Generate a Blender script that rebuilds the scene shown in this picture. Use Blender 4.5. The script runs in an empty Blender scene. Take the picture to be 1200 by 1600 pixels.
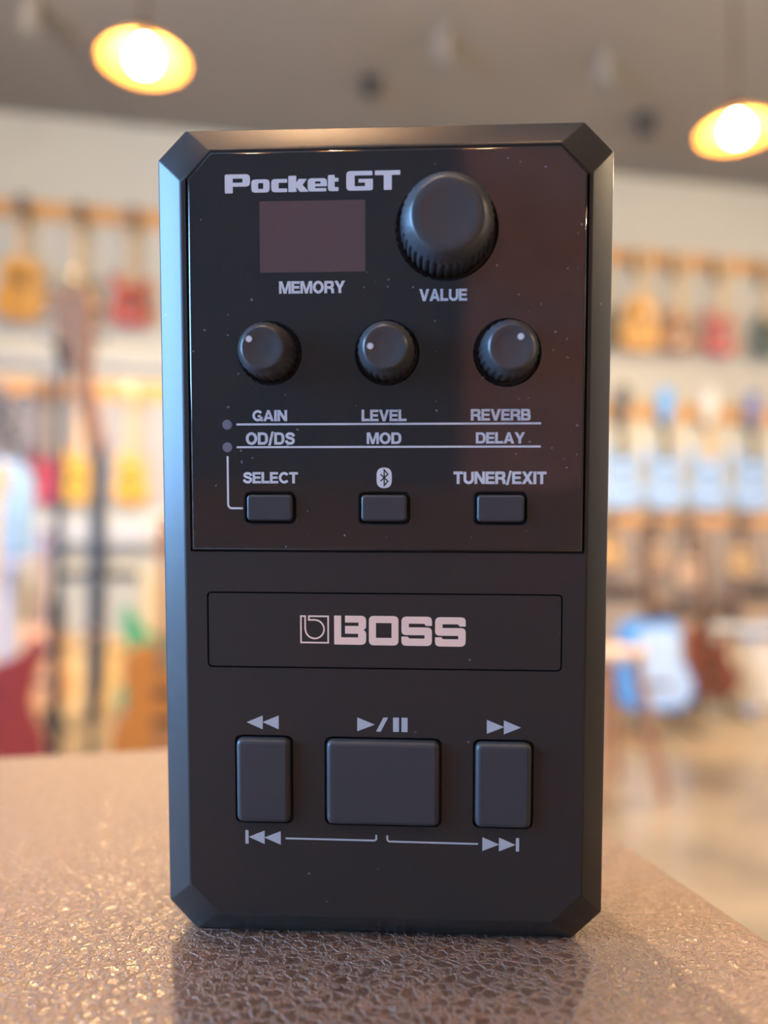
import bpy, bmesh, math, random
from mathutils import Vector, Matrix
random.seed(7)
S = bpy.context.scene
COL = S.collection
PI = math.pi
rad = math.radians

# ------------------------------------------------------------------ camera, world, light, exposure
PITCH = rad(3.2)
TABLE = 0.954                      # height of the leather table top
CAMZ = TABLE + 0.0661
cam_d = bpy.data.cameras.new('camera')
cam = bpy.data.objects.new('camera', cam_d); COL.objects.link(cam)
cam.location = (0, 0, CAMZ); cam.rotation_euler = (PI/2 + PITCH, 0, 0)
cam_d.sensor_fit = 'HORIZONTAL'; cam_d.sensor_width = 36; cam_d.lens = 1250/1200*36
cam_d.clip_start = 0.005; cam_d.clip_end = 100
cam_d.dof.use_dof = True; cam_d.dof.focus_distance = 0.1355
cam_d.dof.aperture_fstop = 37.5/4.2; cam_d.dof.aperture_blades = 0
S.camera = cam
w = bpy.data.worlds.new('world'); S.world = w; w.use_nodes = True
w.node_tree.nodes['Background'].inputs[0].default_value = (.45, .68, 1, 1)
w.node_tree.nodes['Background'].inputs[1].default_value = 1.0
S.view_settings.view_transform = 'Standard'; S.view_settings.look = 'None'
S.view_settings.gamma = 1; S.view_settings.use_curve_mapping = False
S.view_settings.exposure = 1.45
S.cycles.use_denoising = True
S.cycles.max_bounces = 8; S.cycles.sample_clamp_indirect = 4.0
WINDOW_W = 420.0                   # daylight through the shop window
LAMP_W = 112.0                      # each pendant lamp

# room frame: u runs along the guitar wall, v towards it
TH = rad(11.5); CT, ST = math.cos(TH), math.sin(TH)
def room(u, v, z=0.0): return Vector((u*CT - v*ST, u*ST + v*CT, z))
VB, UL, UR, VF, ZC = 6.66, -3.7, 5.9, -3.2, 4.56

wl = bpy.data.lights.new('window_daylight', 'AREA'); wl.shape = 'RECTANGLE'; wl.size = 4.2; wl.size_y = 2.5
wl.energy = WINDOW_W; wl.color = (.24, .53, 1.0)
wo = bpy.data.objects.new('window_daylight', wl); COL.objects.link(wo)
wo.location = room(UL - .25, .35, 1.95)
wo.rotation_euler = Matrix.Rotation(TH, 4, 'Z').to_3x3().to_4x4().to_euler()
wo.rotation_euler = (Matrix.Rotation(TH, 4, 'Z') @ Matrix.Rotation(-PI/2, 4, 'Y')).to_euler()

# ------------------------------------------------------------------ materials
MATS = {}
def mat(name, col, rough=.5, metal=0, spec=.5, emit=0, ecol=None, noise=0, nscale=30, bump=0, bscale=200, coat=0):
    if name in MATS: return MATS[name]
    m = bpy.data.materials.new(name); m.use_nodes = True
    nt = m.node_tree; b = nt.nodes['Principled BSDF']
    b.inputs['Base Color'].default_value = (*col, 1); b.inputs['Roughness'].default_value = rough
    b.inputs['Metallic'].default_value = metal; b.inputs['Specular IOR Level'].default_value = spec
    b.inputs['Coat Weight'].default_value = coat; b.inputs['Coat Roughness'].default_value = .05
    if emit:
        b.inputs['Emission Color'].default_value = (*(ecol or col), 1); b.inputs['Emission Strength'].default_value = emit
    tc = nt.nodes.new('ShaderNodeTexCoord')
    if noise:
        n = nt.nodes.new('ShaderNodeTexNoise'); n.inputs['Scale'].default_value = nscale; n.inputs['Detail'].default_value = 5
        nt.links.new(tc.outputs['Object'], n.inputs['Vector'])
        mx = nt.nodes.new('ShaderNodeMix'); mx.data_type = 'RGBA'
        mx.inputs[6].default_value = (*[max(0, c*(1-noise)) for c in col], 1); mx.inputs[7].default_value = (*[min(1, c*(1+noise)) for c in col], 1)
        nt.links.new(n.outputs['Fac'], mx.inputs[0]); nt.links.new(mx.outputs[2], b.inputs['Base Color'])
    if bump:
        n = nt.nodes.new('ShaderNodeTexNoise'); n.inputs['Scale'].default_value = bscale; n.inputs['Detail'].default_value = 3
        nt.links.new(tc.outputs['Object'], n.inputs['Vector'])
        bp = nt.nodes.new('ShaderNodeBump'); bp.inputs['Strength'].default_value = bump; bp.inputs['Distance'].default_value = .0005
        nt.links.new(n.outputs['Fac'], bp.inputs['Height']); nt.links.new(bp.outputs['Normal'], b.inputs['Normal'])
    MATS[name] = m
    return m

def wood(name, c1, c2, scale=12, rough=.4, axis=(1, 8, 1)):
    if name in MATS: return MATS[name]
    m = mat(name, c1, rough)
    nt = m.node_tree; b = nt.nodes['Principled BSDF']
    tc = nt.nodes.new('ShaderNodeTexCoord'); mp = nt.nodes.new('ShaderNodeMapping'); mp.inputs['Scale'].default_value = axis
    n = nt.nodes.new('ShaderNodeTexNoise'); n.inputs['Scale'].default_value = scale; n.inputs['Detail'].default_value = 6; n.inputs['Distortion'].default_value = .6
    r = nt.nodes.new('ShaderNodeValToRGB'); r.color_ramp.elements[0].color = (*c1, 1); r.color_ramp.elements[1].color = (*c2, 1)
    r.color_ramp.elements[0].position = .35; r.color_ramp.elements[1].position = .65
    nt.links.new(tc.outputs['Object'], mp.inputs[0]); nt.links.new(mp.outputs[0], n.inputs['Vector'])
    nt.links.new(n.outputs['Fac'], r.inputs[0]); nt.links.new(r.outputs[0], b.inputs['Base Color'])
    return m

def dusty(name, col, rough, amount=.5, scale=420, size=.16, bump=0):
    """plastic with fine dust specks lying on it"""
    m = mat(name, col, rough, bump=bump, bscale=5000)
    nt = m.node_tree; b = nt.nodes['Principled BSDF']
    tc = nt.nodes.new('ShaderNodeTexCoord')
    v = nt.nodes.new('ShaderNodeTexVoronoi'); v.inputs['Scale'].default_value = scale
    nz = nt.nodes.new('ShaderNodeTexNoise'); nz.inputs['Scale'].default_value = 900; nz.inputs['Detail'].default_value = 2
    add = nt.nodes.new('ShaderNodeVectorMath'); add.operation = 'MULTIPLY_ADD'; add.inputs[1].default_value = (.0006,)*3
    nt.links.new(tc.outputs['Object'], nz.inputs['Vector'])
    nt.links.new(nz.outputs['Color'], add.inputs[0]); nt.links.new(tc.outputs['Object'], add.inputs[2])
    nt.links.new(add.outputs[0], v.inputs['Vector'])
    lt = nt.nodes.new('ShaderNodeMapRange'); lt.inputs[1].default_value = size; lt.inputs[2].default_value = size*.4
    nt.links.new(v.outputs['Distance'], lt.inputs[0])
    sp = nt.nodes.new('ShaderNodeSeparateColor'); nt.links.new(v.outputs['Color'], sp.inputs[0])
    g = nt.nodes.new('ShaderNodeMapRange'); g.inputs[1].default_value = 1-amount; g.inputs[2].default_value = 1
    nt.links.new(sp.outputs[0], g.inputs[0])
    mu = nt.nodes.new('ShaderNodeMath'); mu.operation = 'MULTIPLY'
    nt.links.new(lt.outputs[0], mu.inputs[0]); nt.links.new(g.outputs[0], mu.inputs[1])
    mx = nt.nodes.new('ShaderNodeMix'); mx.data_type = 'RGBA'
    mx.inputs[6].default_value = (*col, 1); mx.inputs[7].default_value = (.22, .21, .22, 1)
    nt.links.new(mu.outputs[0], mx.inputs[0]); nt.links.new(mx.outputs[2], b.inputs['Base Color'])
    return m

# ------------------------------------------------------------------ helpers
def obj(name, me, m=None, parent=None):
    if isinstance(me, bmesh.types.BMesh):
        bm = me; me = bpy.data.meshes.new(name); bm.normal_update(); bm.to_mesh(me); bm.free()
    if m is not None:
        me.materials.clear(); me.materials.append(m)
    o = bpy.data.objects.new(name, me); COL.objects.link(o)
    if parent is not None: o.parent = parent
    return o
def tag(o, label=None, cat=None, group=None, kind=None):
    for k, v in (('label', label), ('category', cat), ('group', group), ('kind', kind)):
        if v: o[k] = v
    return o
def thing(name, label, cat, loc=(0, 0, 0), rz=0, group=None):
    o = bpy.data.objects.new(name, None); COL.objects.link(o); o.empty_display_size = .05
    o.location = loc; o.rotation_euler = (0, 0, rz)
    return tag(o, label, cat, group)
def smooth(o, ang=35):
    for p in o.data.polygons: p.use_smooth = True
    try: o.data.set_sharp_from_angle(angle=rad(ang))
    except Exception: pass
    return o
def bevel(o, wd, seg=2, ang=25):
    b = o.modifiers.new('b', 'BEVEL'); b.width = wd; b.segments = seg; b.limit_method = 'ANGLE'; b.angle_limit = rad(ang)
    return o
def box(bm, c, s, rz=0, rx=0, ry=0):
    M = Matrix.Translation(c) @ Matrix.Rotation(rz, 4, 'Z') @ Matrix.Rotation(ry, 4, 'Y') @ Matrix.Rotation(rx, 4, 'X') @ Matrix.Diagonal((*s, 1))
    bmesh.ops.create_cube(bm, size=1, matrix=M)
    return bm
def tube(bm, a, b, r0, r1=None, n=14):
    a, b = Vector(a), Vector(b); d = b - a
    M = Matrix.Translation((a+b)/2) @ d.to_track_quat('Z', 'Y').to_matrix().to_4x4()
    bmesh.ops.create_cone(bm, cap_ends=True, segments=n, radius1=r0, radius2=r0 if r1 is None else r1, depth=d.length, matrix=M)
    return bm
def lathe(bm, prof, n=48, fr=None, cap0=True, cap1=True):
    """prof: list of (radius, z)"""
    rings = []
    for (r, z) in prof:
        rings.append([bm.verts.new(((r*(fr(i/n, z) if fr else 1))*math.cos(2*PI*i/n), (r*(fr(i/n, z) if fr else 1))*math.sin(2*PI*i/n), z)) for i in range(n)])
    for a, b in zip(rings, rings[1:]):
        for i in range(n):
            j = (i+1) % n
            bm.faces.new((a[i], a[j], b[j], b[i]))
    if cap0: bm.faces.new(rings[0][::-1])
    if cap1: bm.faces.new(rings[-1])
    bmesh.ops.recalc_face_normals(bm, faces=bm.faces)
    return bm
def B(): return bmesh.new()

def rpoly(pts, seg=5):
    """polygon with rounded corners: points (x, y) or (x, y, r)"""
    out = []; n = len(pts)
    for i, p in enumerate(pts):
        r = p[2] if len(p) > 2 else 0
        P = Vector(p[:2])
        if r <= 0: out.append(P); continue
        A = Vector(pts[i-1][:2]) - P; C = Vector(pts[(i+1) % n][:2]) - P
        la, lc = A.length, C.length; A.normalize(); C.normalize()
        t = min(r, la*.5, lc*.5)
        p0, p1 = P + A*t, P + C*t
        for k in range(seg+1):
            s = k/seg
            out.append((1-s)**2*p0 + 2*s*(1-s)*P + s*s*p1)
    return [(q.x, q.y) for q in out]
def rrect(x0, y0, x1, y1, r): return rpoly([(x0, y0, r), (x1, y0, r), (x1, y1, r), (x0, y1, r)])
def circ(x, y, r, n=40): return [(x + r*math.cos(2*PI*i/n), y + r*math.sin(2*PI*i/n)) for i in range(n)]
def ell(x, y, a, b, n=40): return [(x + a*math.cos(2*PI*i/n), y + b*math.sin(2*PI*i/n)) for i in range(n)]

def eval_curve(cu):
    o = bpy.data.objects.new('tmp', cu); COL.objects.link(o)
    bpy.context.view_layer.update()
    dg = bpy.context.evaluated_depsgraph_get()
    me = bpy.data.meshes.new_from_object(o.evaluated_get(dg))
    bpy.data.objects.remove(o); bpy.data.curves.remove(cu)
    me.materials.clear()
    return me
def plate(polys, z0, z1, bev=0.0, res=2):
    """flat slab from outlines (even-odd holes), z0..z1, rounded rims"""
    cu = bpy.data.curves.new('tmp', 'CURVE'); cu.dimensions = '2D'; cu.fill_mode = 'BOTH'
    for p in polys:
        s = cu.splines.new('POLY'); s.points.add(len(p)-1)
        for q, pt in zip(p, s.points): pt.co = (q[0], q[1], 0, 1)
        s.use_cyclic_u = True
    cu.extrude = max((z1-z0)/2 - bev, 0.00001)
    if bev: cu.bevel_depth = bev; cu.bevel_resolution = res; cu.offset = -bev
    me = eval_curve(cu)
    me.transform(Matrix.Translation((0, 0, (z0+z1)/2)))
    return me
def join(meshes):
    bm = B()
    for m in meshes:
        bm.from_mesh(m); bpy.data.meshes.remove(m)
    return bm
def ribbon(path, wd, z, th=.02, closed=False):
    """stroke of constant width along a path, as a thin plate"""
    n = len(path); P = [Vector(p) for p in path]; L, R = [], []
    for i in range(n):
        a = P[i-1] if (i > 0 or closed) else None; c = P[(i+1) % n] if (i < n-1 or closed) else None
        d0 = (P[i]-a).normalized() if a is not None else (c-P[i]).normalized()
        d1 = (c-P[i]).normalized() if c is not None else d0
        t = (d0+d1); t = t.normalized() if t.length > 1e-4 else d0
        nn = Vector((-t.y, t.x)); k = wd/2/max(.35, nn.dot(Vector((-d0.y, d0.x))))
        L.append(P[i]+nn*k); R.append(P[i]-nn*k)
    bm = B()
    tv = [(bm.verts.new((l.x, l.y, z+th)), bm.verts.new((r.x, r.y, z+th)), bm.verts.new((l.x, l.y, z-th)), bm.verts.new((r.x, r.y, z-th))) for l, r in zip(L, R)]
    rng = range(n if closed else n-1)
    for i in rng:
        a, b = tv[i], tv[(i+1) % n]
        for q in ((a[0], a[1], b[1], b[0]), (a[2], b[2], b[3], a[3]), (a[0], b[0], b[2], a[2]), (a[1], a[3], b[3], b[1])):
            try: bm.faces.new(q)
            except ValueError: pass
    if not closed:
        bm.faces.new((tv[0][0], tv[0][2], tv[0][3], tv[0][1])); bm.faces.new((tv[-1][0], tv[-1][1], tv[-1][3], tv[-1][2]))
    bmesh.ops.recalc_face_normals(bm, faces=bm.faces)
    me = bpy.data.meshes.new('tmp'); bm.to_mesh(me); bm.free()
    return me

def arc_pts(cx, cy, rx, ry, a0, a1, n=22): return [(cx + rx*math.cos(rad(a0+(a1-a0)*i/n)), cy + ry*math.sin(rad(a0+(a1-a0)*i/n))) for i in range(n+1)]
# bold grotesque capitals, cap height 1: width, outlines (even-odd groups), strokes
GLYPH = {
 'A': (.95, [[[(0, 0), (.37, 1), (.58, 1), (.95, 0), (.72, 0), (.66, .2), (.29, .2), (.23, 0)], [(.345, .37), (.605, .37), (.475, .77)]]], []),
 'B': (.84, [[[(0, 0), (.84, 0, .3), (.84, .5, .22), (.70, .53), (.80, .56, .2), (.80, 1, .28), (0, 1)], [(.2, .165), (.63, .165, .15), (.63, .43, .15), (.2, .43)], [(.2, .595), (.59, .595, .12), (.59, .835, .12), (.2, .835)]]], []),
 'C': (.90, [], [arc_pts(.5, .5, .4, .415, 38, 322)]),
 'D': (.88, [[[(0, 0), (.88, 0, .46), (.88, 1, .46), (0, 1)], [(.2, .17), (.67, .17, .3), (.67, .83, .3), (.2, .83)]]], []),
 'E': (.76, [[[(0, 0), (.76, 0), (.76, .175), (.2, .175), (.2, .425), (.70, .425), (.70, .59), (.2, .59), (.2, .825), (.74, .825), (.74, 1), (0, 1)]]], []),
 'G': (.95, [[[(.52, .37), (.95, .37), (.95, 0), (.80, 0), (.77, .22), (.77, .37), (.76, .53), (.52, .53)]]], [arc_pts(.5, .5, .4, .415, 36, 325)]),
 'I': (.21, [[[(0, 0), (.21, 0), (.21, 1), (0, 1)]]], []),
 'L': (.72, [[[(0, 0), (.72, 0), (.72, .18), (.205, .18), (.205, 1), (0, 1)]]], []),
 'M': (1.08, [[[(0, 0), (.19, 0), (.19, .74), (.43, 0), (.65, 0), (.89, .74), (.89, 0), (1.08, 0), (1.08, 1), (.80, 1), (.54, .24), (.28, 1), (0, 1)]]], []),
 'N': (.88, [[[(0, 0), (.2, 0), (.2, .66), (.65, 0), (.88, 0), (.88, 1), (.68, 1), (.68, .34), (.23, 1), (0, 1)]]], []),
 'O': (1.0, [['ring']], []),
 'R': (.88, [[[(0, 0), (.205, 0), (.205, .385), (.44, .385, .05), (.62, .32, .1), (.66, 0), (.89, 0), (.845, .36, .15), (.70, .455), (.85, .55, .15), (.85, 1, .3), (0, 1)], [(.205, .55), (.64, .55, .14), (.64, .83, .14), (.205, .83)]]], []),
 'S': (.84, [], [[(.765, .67), (.73, .80), (.60, .89), (.42, .915), (.25, .88), (.145, .78), (.155, .66), (.26, .585), (.45, .53), (.64, .475), (.745, .37), (.735, .22), (.62, .115), (.43, .085), (.25, .115), (.13, .21), (.09, .345)]]),
 'T': (.80, [[[(.295, 0), (.505, 0), (.505, .82), (.80, .82), (.80, 1), (0, 1), (0, .82), (.295, .82)]]], []),
 'U': (.88, [], [[(.1, 1), (.1, .40)] + arc_pts(.44, .38, .34, .30, 182, 358, 14) + [(.78, .40), (.78, 1)]]),
 'V': (.90, [[[(.34, 0), (.56, 0), (.90, 1), (.68, 1), (.45, .26), (.22, 1), (0, 1)]]], []),
 'X': (.92, [[[(0, 0), (.25, 0), (.46, .335), (.67, 0), (.92, 0), (.585, .515), (.90, 1), (.66, 1), (.46, .68), (.27, 1), (.02, 1), (.335, .515)]]], []),
 'Y': (.92, [[[(.36, 0), (.565, 0), (.565, .38), (.92, 1), (.69, 1), (.465, .57), (.24, 1), (0, 1), (.36, .38)]]], []),
 '/': (.42, [[[(-.02, -.08), (.15, -.08), (.44, 1.06), (.27, 1.06)]]], [])}
def text_mesh(body, x0, y0, x1, y1, z, th=.01):
    adv, xs = 0, []
    for ch in body: xs.append(adv); adv += GLYPH[ch][0] + .10
    sx, sy = (x1-x0)/(adv-.10), (y1-y0)
    ms = []
    for ch, ox in zip(body, xs):
        wd, groups, strokes = GLYPH[ch]
        for g in groups:
            if g == ['ring']: polys = [ell(.5, .5, .5, .515), ell(.5, .5, .285, .335)]
            else: polys = [rpoly(p, 5) for p in g]
            pp = [[((x+ox)*sx+x0, y*sy+y0) for x, y in p] for p in polys]
            ms.append(plate(pp, z-th, z+th))
            ms += [ribbon(p, .055*sy, z, th, closed=True) for p in pp]
        for st in strokes:
            me = ribbon(st, .24, 0, 1); me.transform(Matrix.Translation((x0+ox*sx, y0, z)) @ Matrix.Diagonal((sx, sy, th, 1))); ms.append(me)
    bm = join(ms); me = bpy.data.meshes.new('tmp'); bm.to_mesh(me); bm.free()
    return me

# ------------------------------------------------------------------ room shell
def rbox(name, u0, v0, z0, u1, v1, z1, m, kind='structure'):
    bm = B(); box(bm, (0, 0, 0), (u1-u0, v1-v0, z1-z0))
    o = obj(name, bm, m); o.location = room((u0+u1)/2, (v0+v1)/2, (z0+z1)/2); o.rotation_euler = (0, 0, TH)
    if kind: o['kind'] = kind
    return o
M_wall = mat('wall_paint', (.60, .585, .51), .7, noise=.03, nscale=1.2)
M_ceil = mat('ceiling_paint', (.25, .235, .22), .85, noise=.06, nscale=.8)
M_dark = mat('dark_wall_paint', (.10, .09, .09), .7)
def floor_mat():
    m = mat('polished_concrete', (.62, .48, .31), .28)
    nt = m.node_tree; b = nt.nodes['Principled BSDF']
    tc = nt.nodes.new('ShaderNodeTexCoord')
    n = nt.nodes.new('ShaderNodeTexNoise'); n.inputs['Scale'].default_value = 2.1; n.inputs['Detail'].default_value = 5; n.inputs['Roughness'].default_value = .6
    r = nt.nodes.new('ShaderNodeValToRGB')
    e = r.color_ramp.elements; e[0].position = .36; e[0].color = (.15, .125, .095, 1); e[1].position = .62; e[1].color = (.33, .265, .185, 1)
    nt.links.new(tc.outputs['Object'], n.inputs['Vector']); nt.links.new(n.outputs['Fac'], r.inputs[0]); nt.links.new(r.outputs[0], b.inputs['Base Color'])
    return m
rbox('floor', UL-.2, VF-.2, -.1, UR+.2, VB+.2, 0, floor_mat())
rbox('ceiling', UL-.2, VF-.2, ZC, UR+.2, VB+.2, ZC+.1, M_ceil)
rbox('wall_back', UL-.2, VB, 0, UR+.2, VB+.2, ZC, M_wall)
rbox('wall_right', UR, VF-.2, 0, UR+.2, VB+.2, ZC, mat('grey_wall_paint', (.80, .79, .76), .75))
rbox('wall_front', UL-.2, VF-.2, 0, UR+.2, VF, ZC, M_dark)
# left wall with the shop window opening  (v -1.75..2.45, z .7..3.2)
WV0, WV1, WZ0, WZ1 = -1.75, 2.45, .7, 3.2
def left_wall():
    bm = B()
    def rb(v0, z0, v1, z1):
        box(bm, ((UL-.1), (v0+v1)/2, (z0+z1)/2), (.2, v1-v0, z1-z0))
    rb(VF-.2, 0, WV0, ZC); rb(WV1, 0, VB+.2, ZC); rb(WV0, 0, WV1, WZ0); rb(WV0, WZ1, WV1, ZC)
    o = obj('wall_left', bm, M_dark); o.rotation_euler = (0, 0, TH); o['kind'] = 'structure'
left_wall()
def window():
    bm = B(); fw = .06
    for v in (WV0+fw/2, (2*WV0+WV1)/3, (WV0+2*WV1)/3, WV1-fw/2): box(bm, (UL-.1, v, (WZ0+WZ1)/2), (.08, fw, WZ1-WZ0))
    for z in (WZ0+fw/2, WZ1-fw/2): box(bm, (UL-.1, (WV0+WV1)/2, z), (.08, WV1-WV0, fw))
    o = obj('window_1', bm, mat('window_frame_metal', (.05, .05, .055), .4)); o.rotation_euler = (0, 0, TH); o['kind'] = 'structure'
    g = bpy.data.materials.new('window_glass'); g.use_nodes = True; nt = g.node_tree
    for nd in list(nt.nodes):
        if nd.type != 'OUTPUT_MATERIAL': nt.nodes.remove(nd)
    t = nt.nodes.new('ShaderNodeBsdfTransparent'); gl = nt.nodes.new('ShaderNodeBsdfGlossy'); gl.inputs['Roughness'].default_value = .02
    mx = nt.nodes.new('ShaderNodeMixShader'); mx.inputs[0].default_value = .06
    nt.links.new(t.outputs[0], mx.inputs[1]); nt.links.new(gl.outputs[0], mx.inputs[2]); nt.links.new(mx.outputs[0], nt.nodes['Material Output'].inputs[0])
    bm = B(); box(bm, (UL-.1, (WV0+WV1)/2, (WZ0+WZ1)/2), (.008, WV1-WV0-.02, WZ1-WZ0-.02))
    p = obj('window_pane', bm, g, o); p['kind'] = 'structure'
window()
# wooden door in the front wall, behind the photographer
def front_door():
    bm = B(); box(bm, (0, 0, 1.25), (1.4, .06, 2.5))
    for sx in (-1, 1):
        for z in (.65, 1.75): box(bm, (sx*.33, .035, z), (.5, .03, .85))
    o = obj('door_1', bm, wood('red_brown_wood', (.40, .17, .13), (.52, .24, .19), 6, .45))
    o.location = room(.05, VF+.035, 0); o.rotation_euler = (0, 0, TH); o['kind'] = 'structure'
    bm = B(); tube(bm, (-.08, .06, .95), (-.08, .06, 1.25), .015); tube(bm, (-.08, .02, .97), (-.08, .07, .97), .012); tube(bm, (-.08, .02, 1.23), (-.08, .07, 1.23), .012)
    obj('door_handle', bm, mat('brass', (.6, .45, .2), .3, 1), o)
front_door()
rbox('trim_1', 2.5, VB-.012, .121, UR, VB, 1.42, mat('grey_brown_panelling', (.33, .28, .26), .6, noise=.1, nscale=4))
rbox('added_wall_panel', -2.9, VB-.012, 1.40, .2, VB, 2.25, mat('glare_toning_grey', (.37, .37, .42), .6))  # added grey sheet, tones down the wall's glare near the left lamp
rbox('baseboard_back', UL, VB-.02, 0, UR, VB, .12, mat('baseboard_wood', (.16, .09, .05), .5))

# ------------------------------------------------------------------ pendant lamps and ceiling fixtures
def pendant(x, y, z, label, power=1.0):
    t = thing('pendant_lamp', label, 'lamp', (x, y, ZC), 0, 'pendant lamps under the ceiling')
    dz = z - ZC
    bm = B(); lathe(bm, [(.06, -.03), (.065, -.025), (.065, 0)], 24); obj('ceiling_canopy', bm, mat('bronze', (.06, .045, .03), .4, .8), t)
    bm = B(); tube(bm, (0, 0, dz+.17), (0, 0, -.02), .008); obj('rod', bm, MATS['bronze'], t)
    bm = B(); lathe(bm, [(.035, dz+.09), (.045, dz+.10), (.04, dz+.16), (.012, dz+.18)], 24); smooth(obj('socket', bm, MATS['bronze'], t))
    bm = B(); n = 48
    prof = [(.045, dz+.105), (.10, dz+.085), (.16, dz+.05), (.205, dz+.0), (.207, dz+.0), (.162, dz+.055), (.102, dz+.09), (.045, dz+.110)]
    lathe(bm, prof, n, None, False, False)
    bmesh.ops.recalc_face_normals(bm, faces=bm.faces)
    sm = mat('amber_shade', (.95, .42, .07), .5)
    smooth(obj('lamp_shade', bm, sm, t))
    bm = B(); lathe(bm, [(.028, dz+.10), (.03, dz+.08), (.05, dz+.055), (.064, dz+.02), (.06, dz-.012), (.04, dz-.035), (.012, dz-.045)], 28)
    smooth(obj('bulb', bm, mat('lit_bulb', (1, .9, .7), .5, emit=38, ecol=(1, .80, .50)), t))
    l = bpy.data.lights.new('lamp_light', 'SPOT' if z < 4 else 'POINT'); l.energy = LAMP_W*power; l.color = (1, .75, .45); l.shadow_soft_size = .05
    if l.type == 'SPOT': l.spot_size = rad(168); l.spot_blend = .35
    lo = bpy.data.objects.new('lamp_light', l); COL.objects.link(lo); lo.parent = t; lo.location = (0, 0, dz-.105)
pendant(-1.179, 3.8, 3.452, 'lit amber pendant lamp at the upper left, above the red hanging guitar')
pendant(1.999, 4.4, 3.413, 'lit amber pendant lamp at the right edge, nearer the guitar wall')
pendant(-.86, 2.9, 3.46, 'added amber pendant lamp above the view, for warm glints on the table', 1.3)  # unseen lamp added for the warm sheen on the leather
pendant(4.55, -.2, 3.46, 'added amber pendant lamp out of view, brightening the right wall', .8)  # unseen lamp added so the device's right bevel reflects a brighter wall
for x, y in ((-.45, .1), (.7, -1.7), (-1.4, -1.7), (3.7, 2.4), (4.6, 4.8), (-2.4, 3.7), (.5, 3.4), (2.6, 3.5)):  # unseen lamps added as warm fill for walls, door and bevels
    pendant(x, y, 4.22, 'added amber fill lamp out of view over the shop floor', .21)

def can_light(x, y, label, ln=.24, r=.055, m='pale'):
    t = thing('ceiling_spotlight', label, 'light', (x, y, ZC), 0, 'unlit ceiling fixtures')
    mm = mat('pale_grey_fixture', (.25, .235, .22), .5) if m == 'pale' else mat('dark_fixture', (.06, .06, .065), .5)
    bm = B(); tube(bm, (0, 0, -.02), (0, 0, 0), r*1.25, n=24); obj('mount', bm, mm, t)
    bm = B(); lathe(bm, [(r*.85, -ln), (r, -ln), (r, -.02), (.01, -.02)], 24, None, False, True)
    lathe(bm, [(r*.85, -ln), (r*.6, -ln+.05), (.005, -ln+.05)], 24, None, False, True)
    obj('housing', bm, mm, t)
can_light(.39, 5.2, 'pale cylinder spotlight on the ceiling above the black device')
can_light(1.55, 5.45, 'pale cylinder spotlight on the ceiling, left of the right pendant lamp')
can_light(-2.25, 4.9, 'pale cylinder spotlight on the ceiling in the upper left corner')
can_light(2.1, 6.25, 'small dark ceiling fixture just above the cream wall, right of the device', .14, .07, 'dark')
can_light(-.1, 5.75, 'small dark ceiling fixture above the left half of the device', .12, .06, 'dark')

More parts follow.
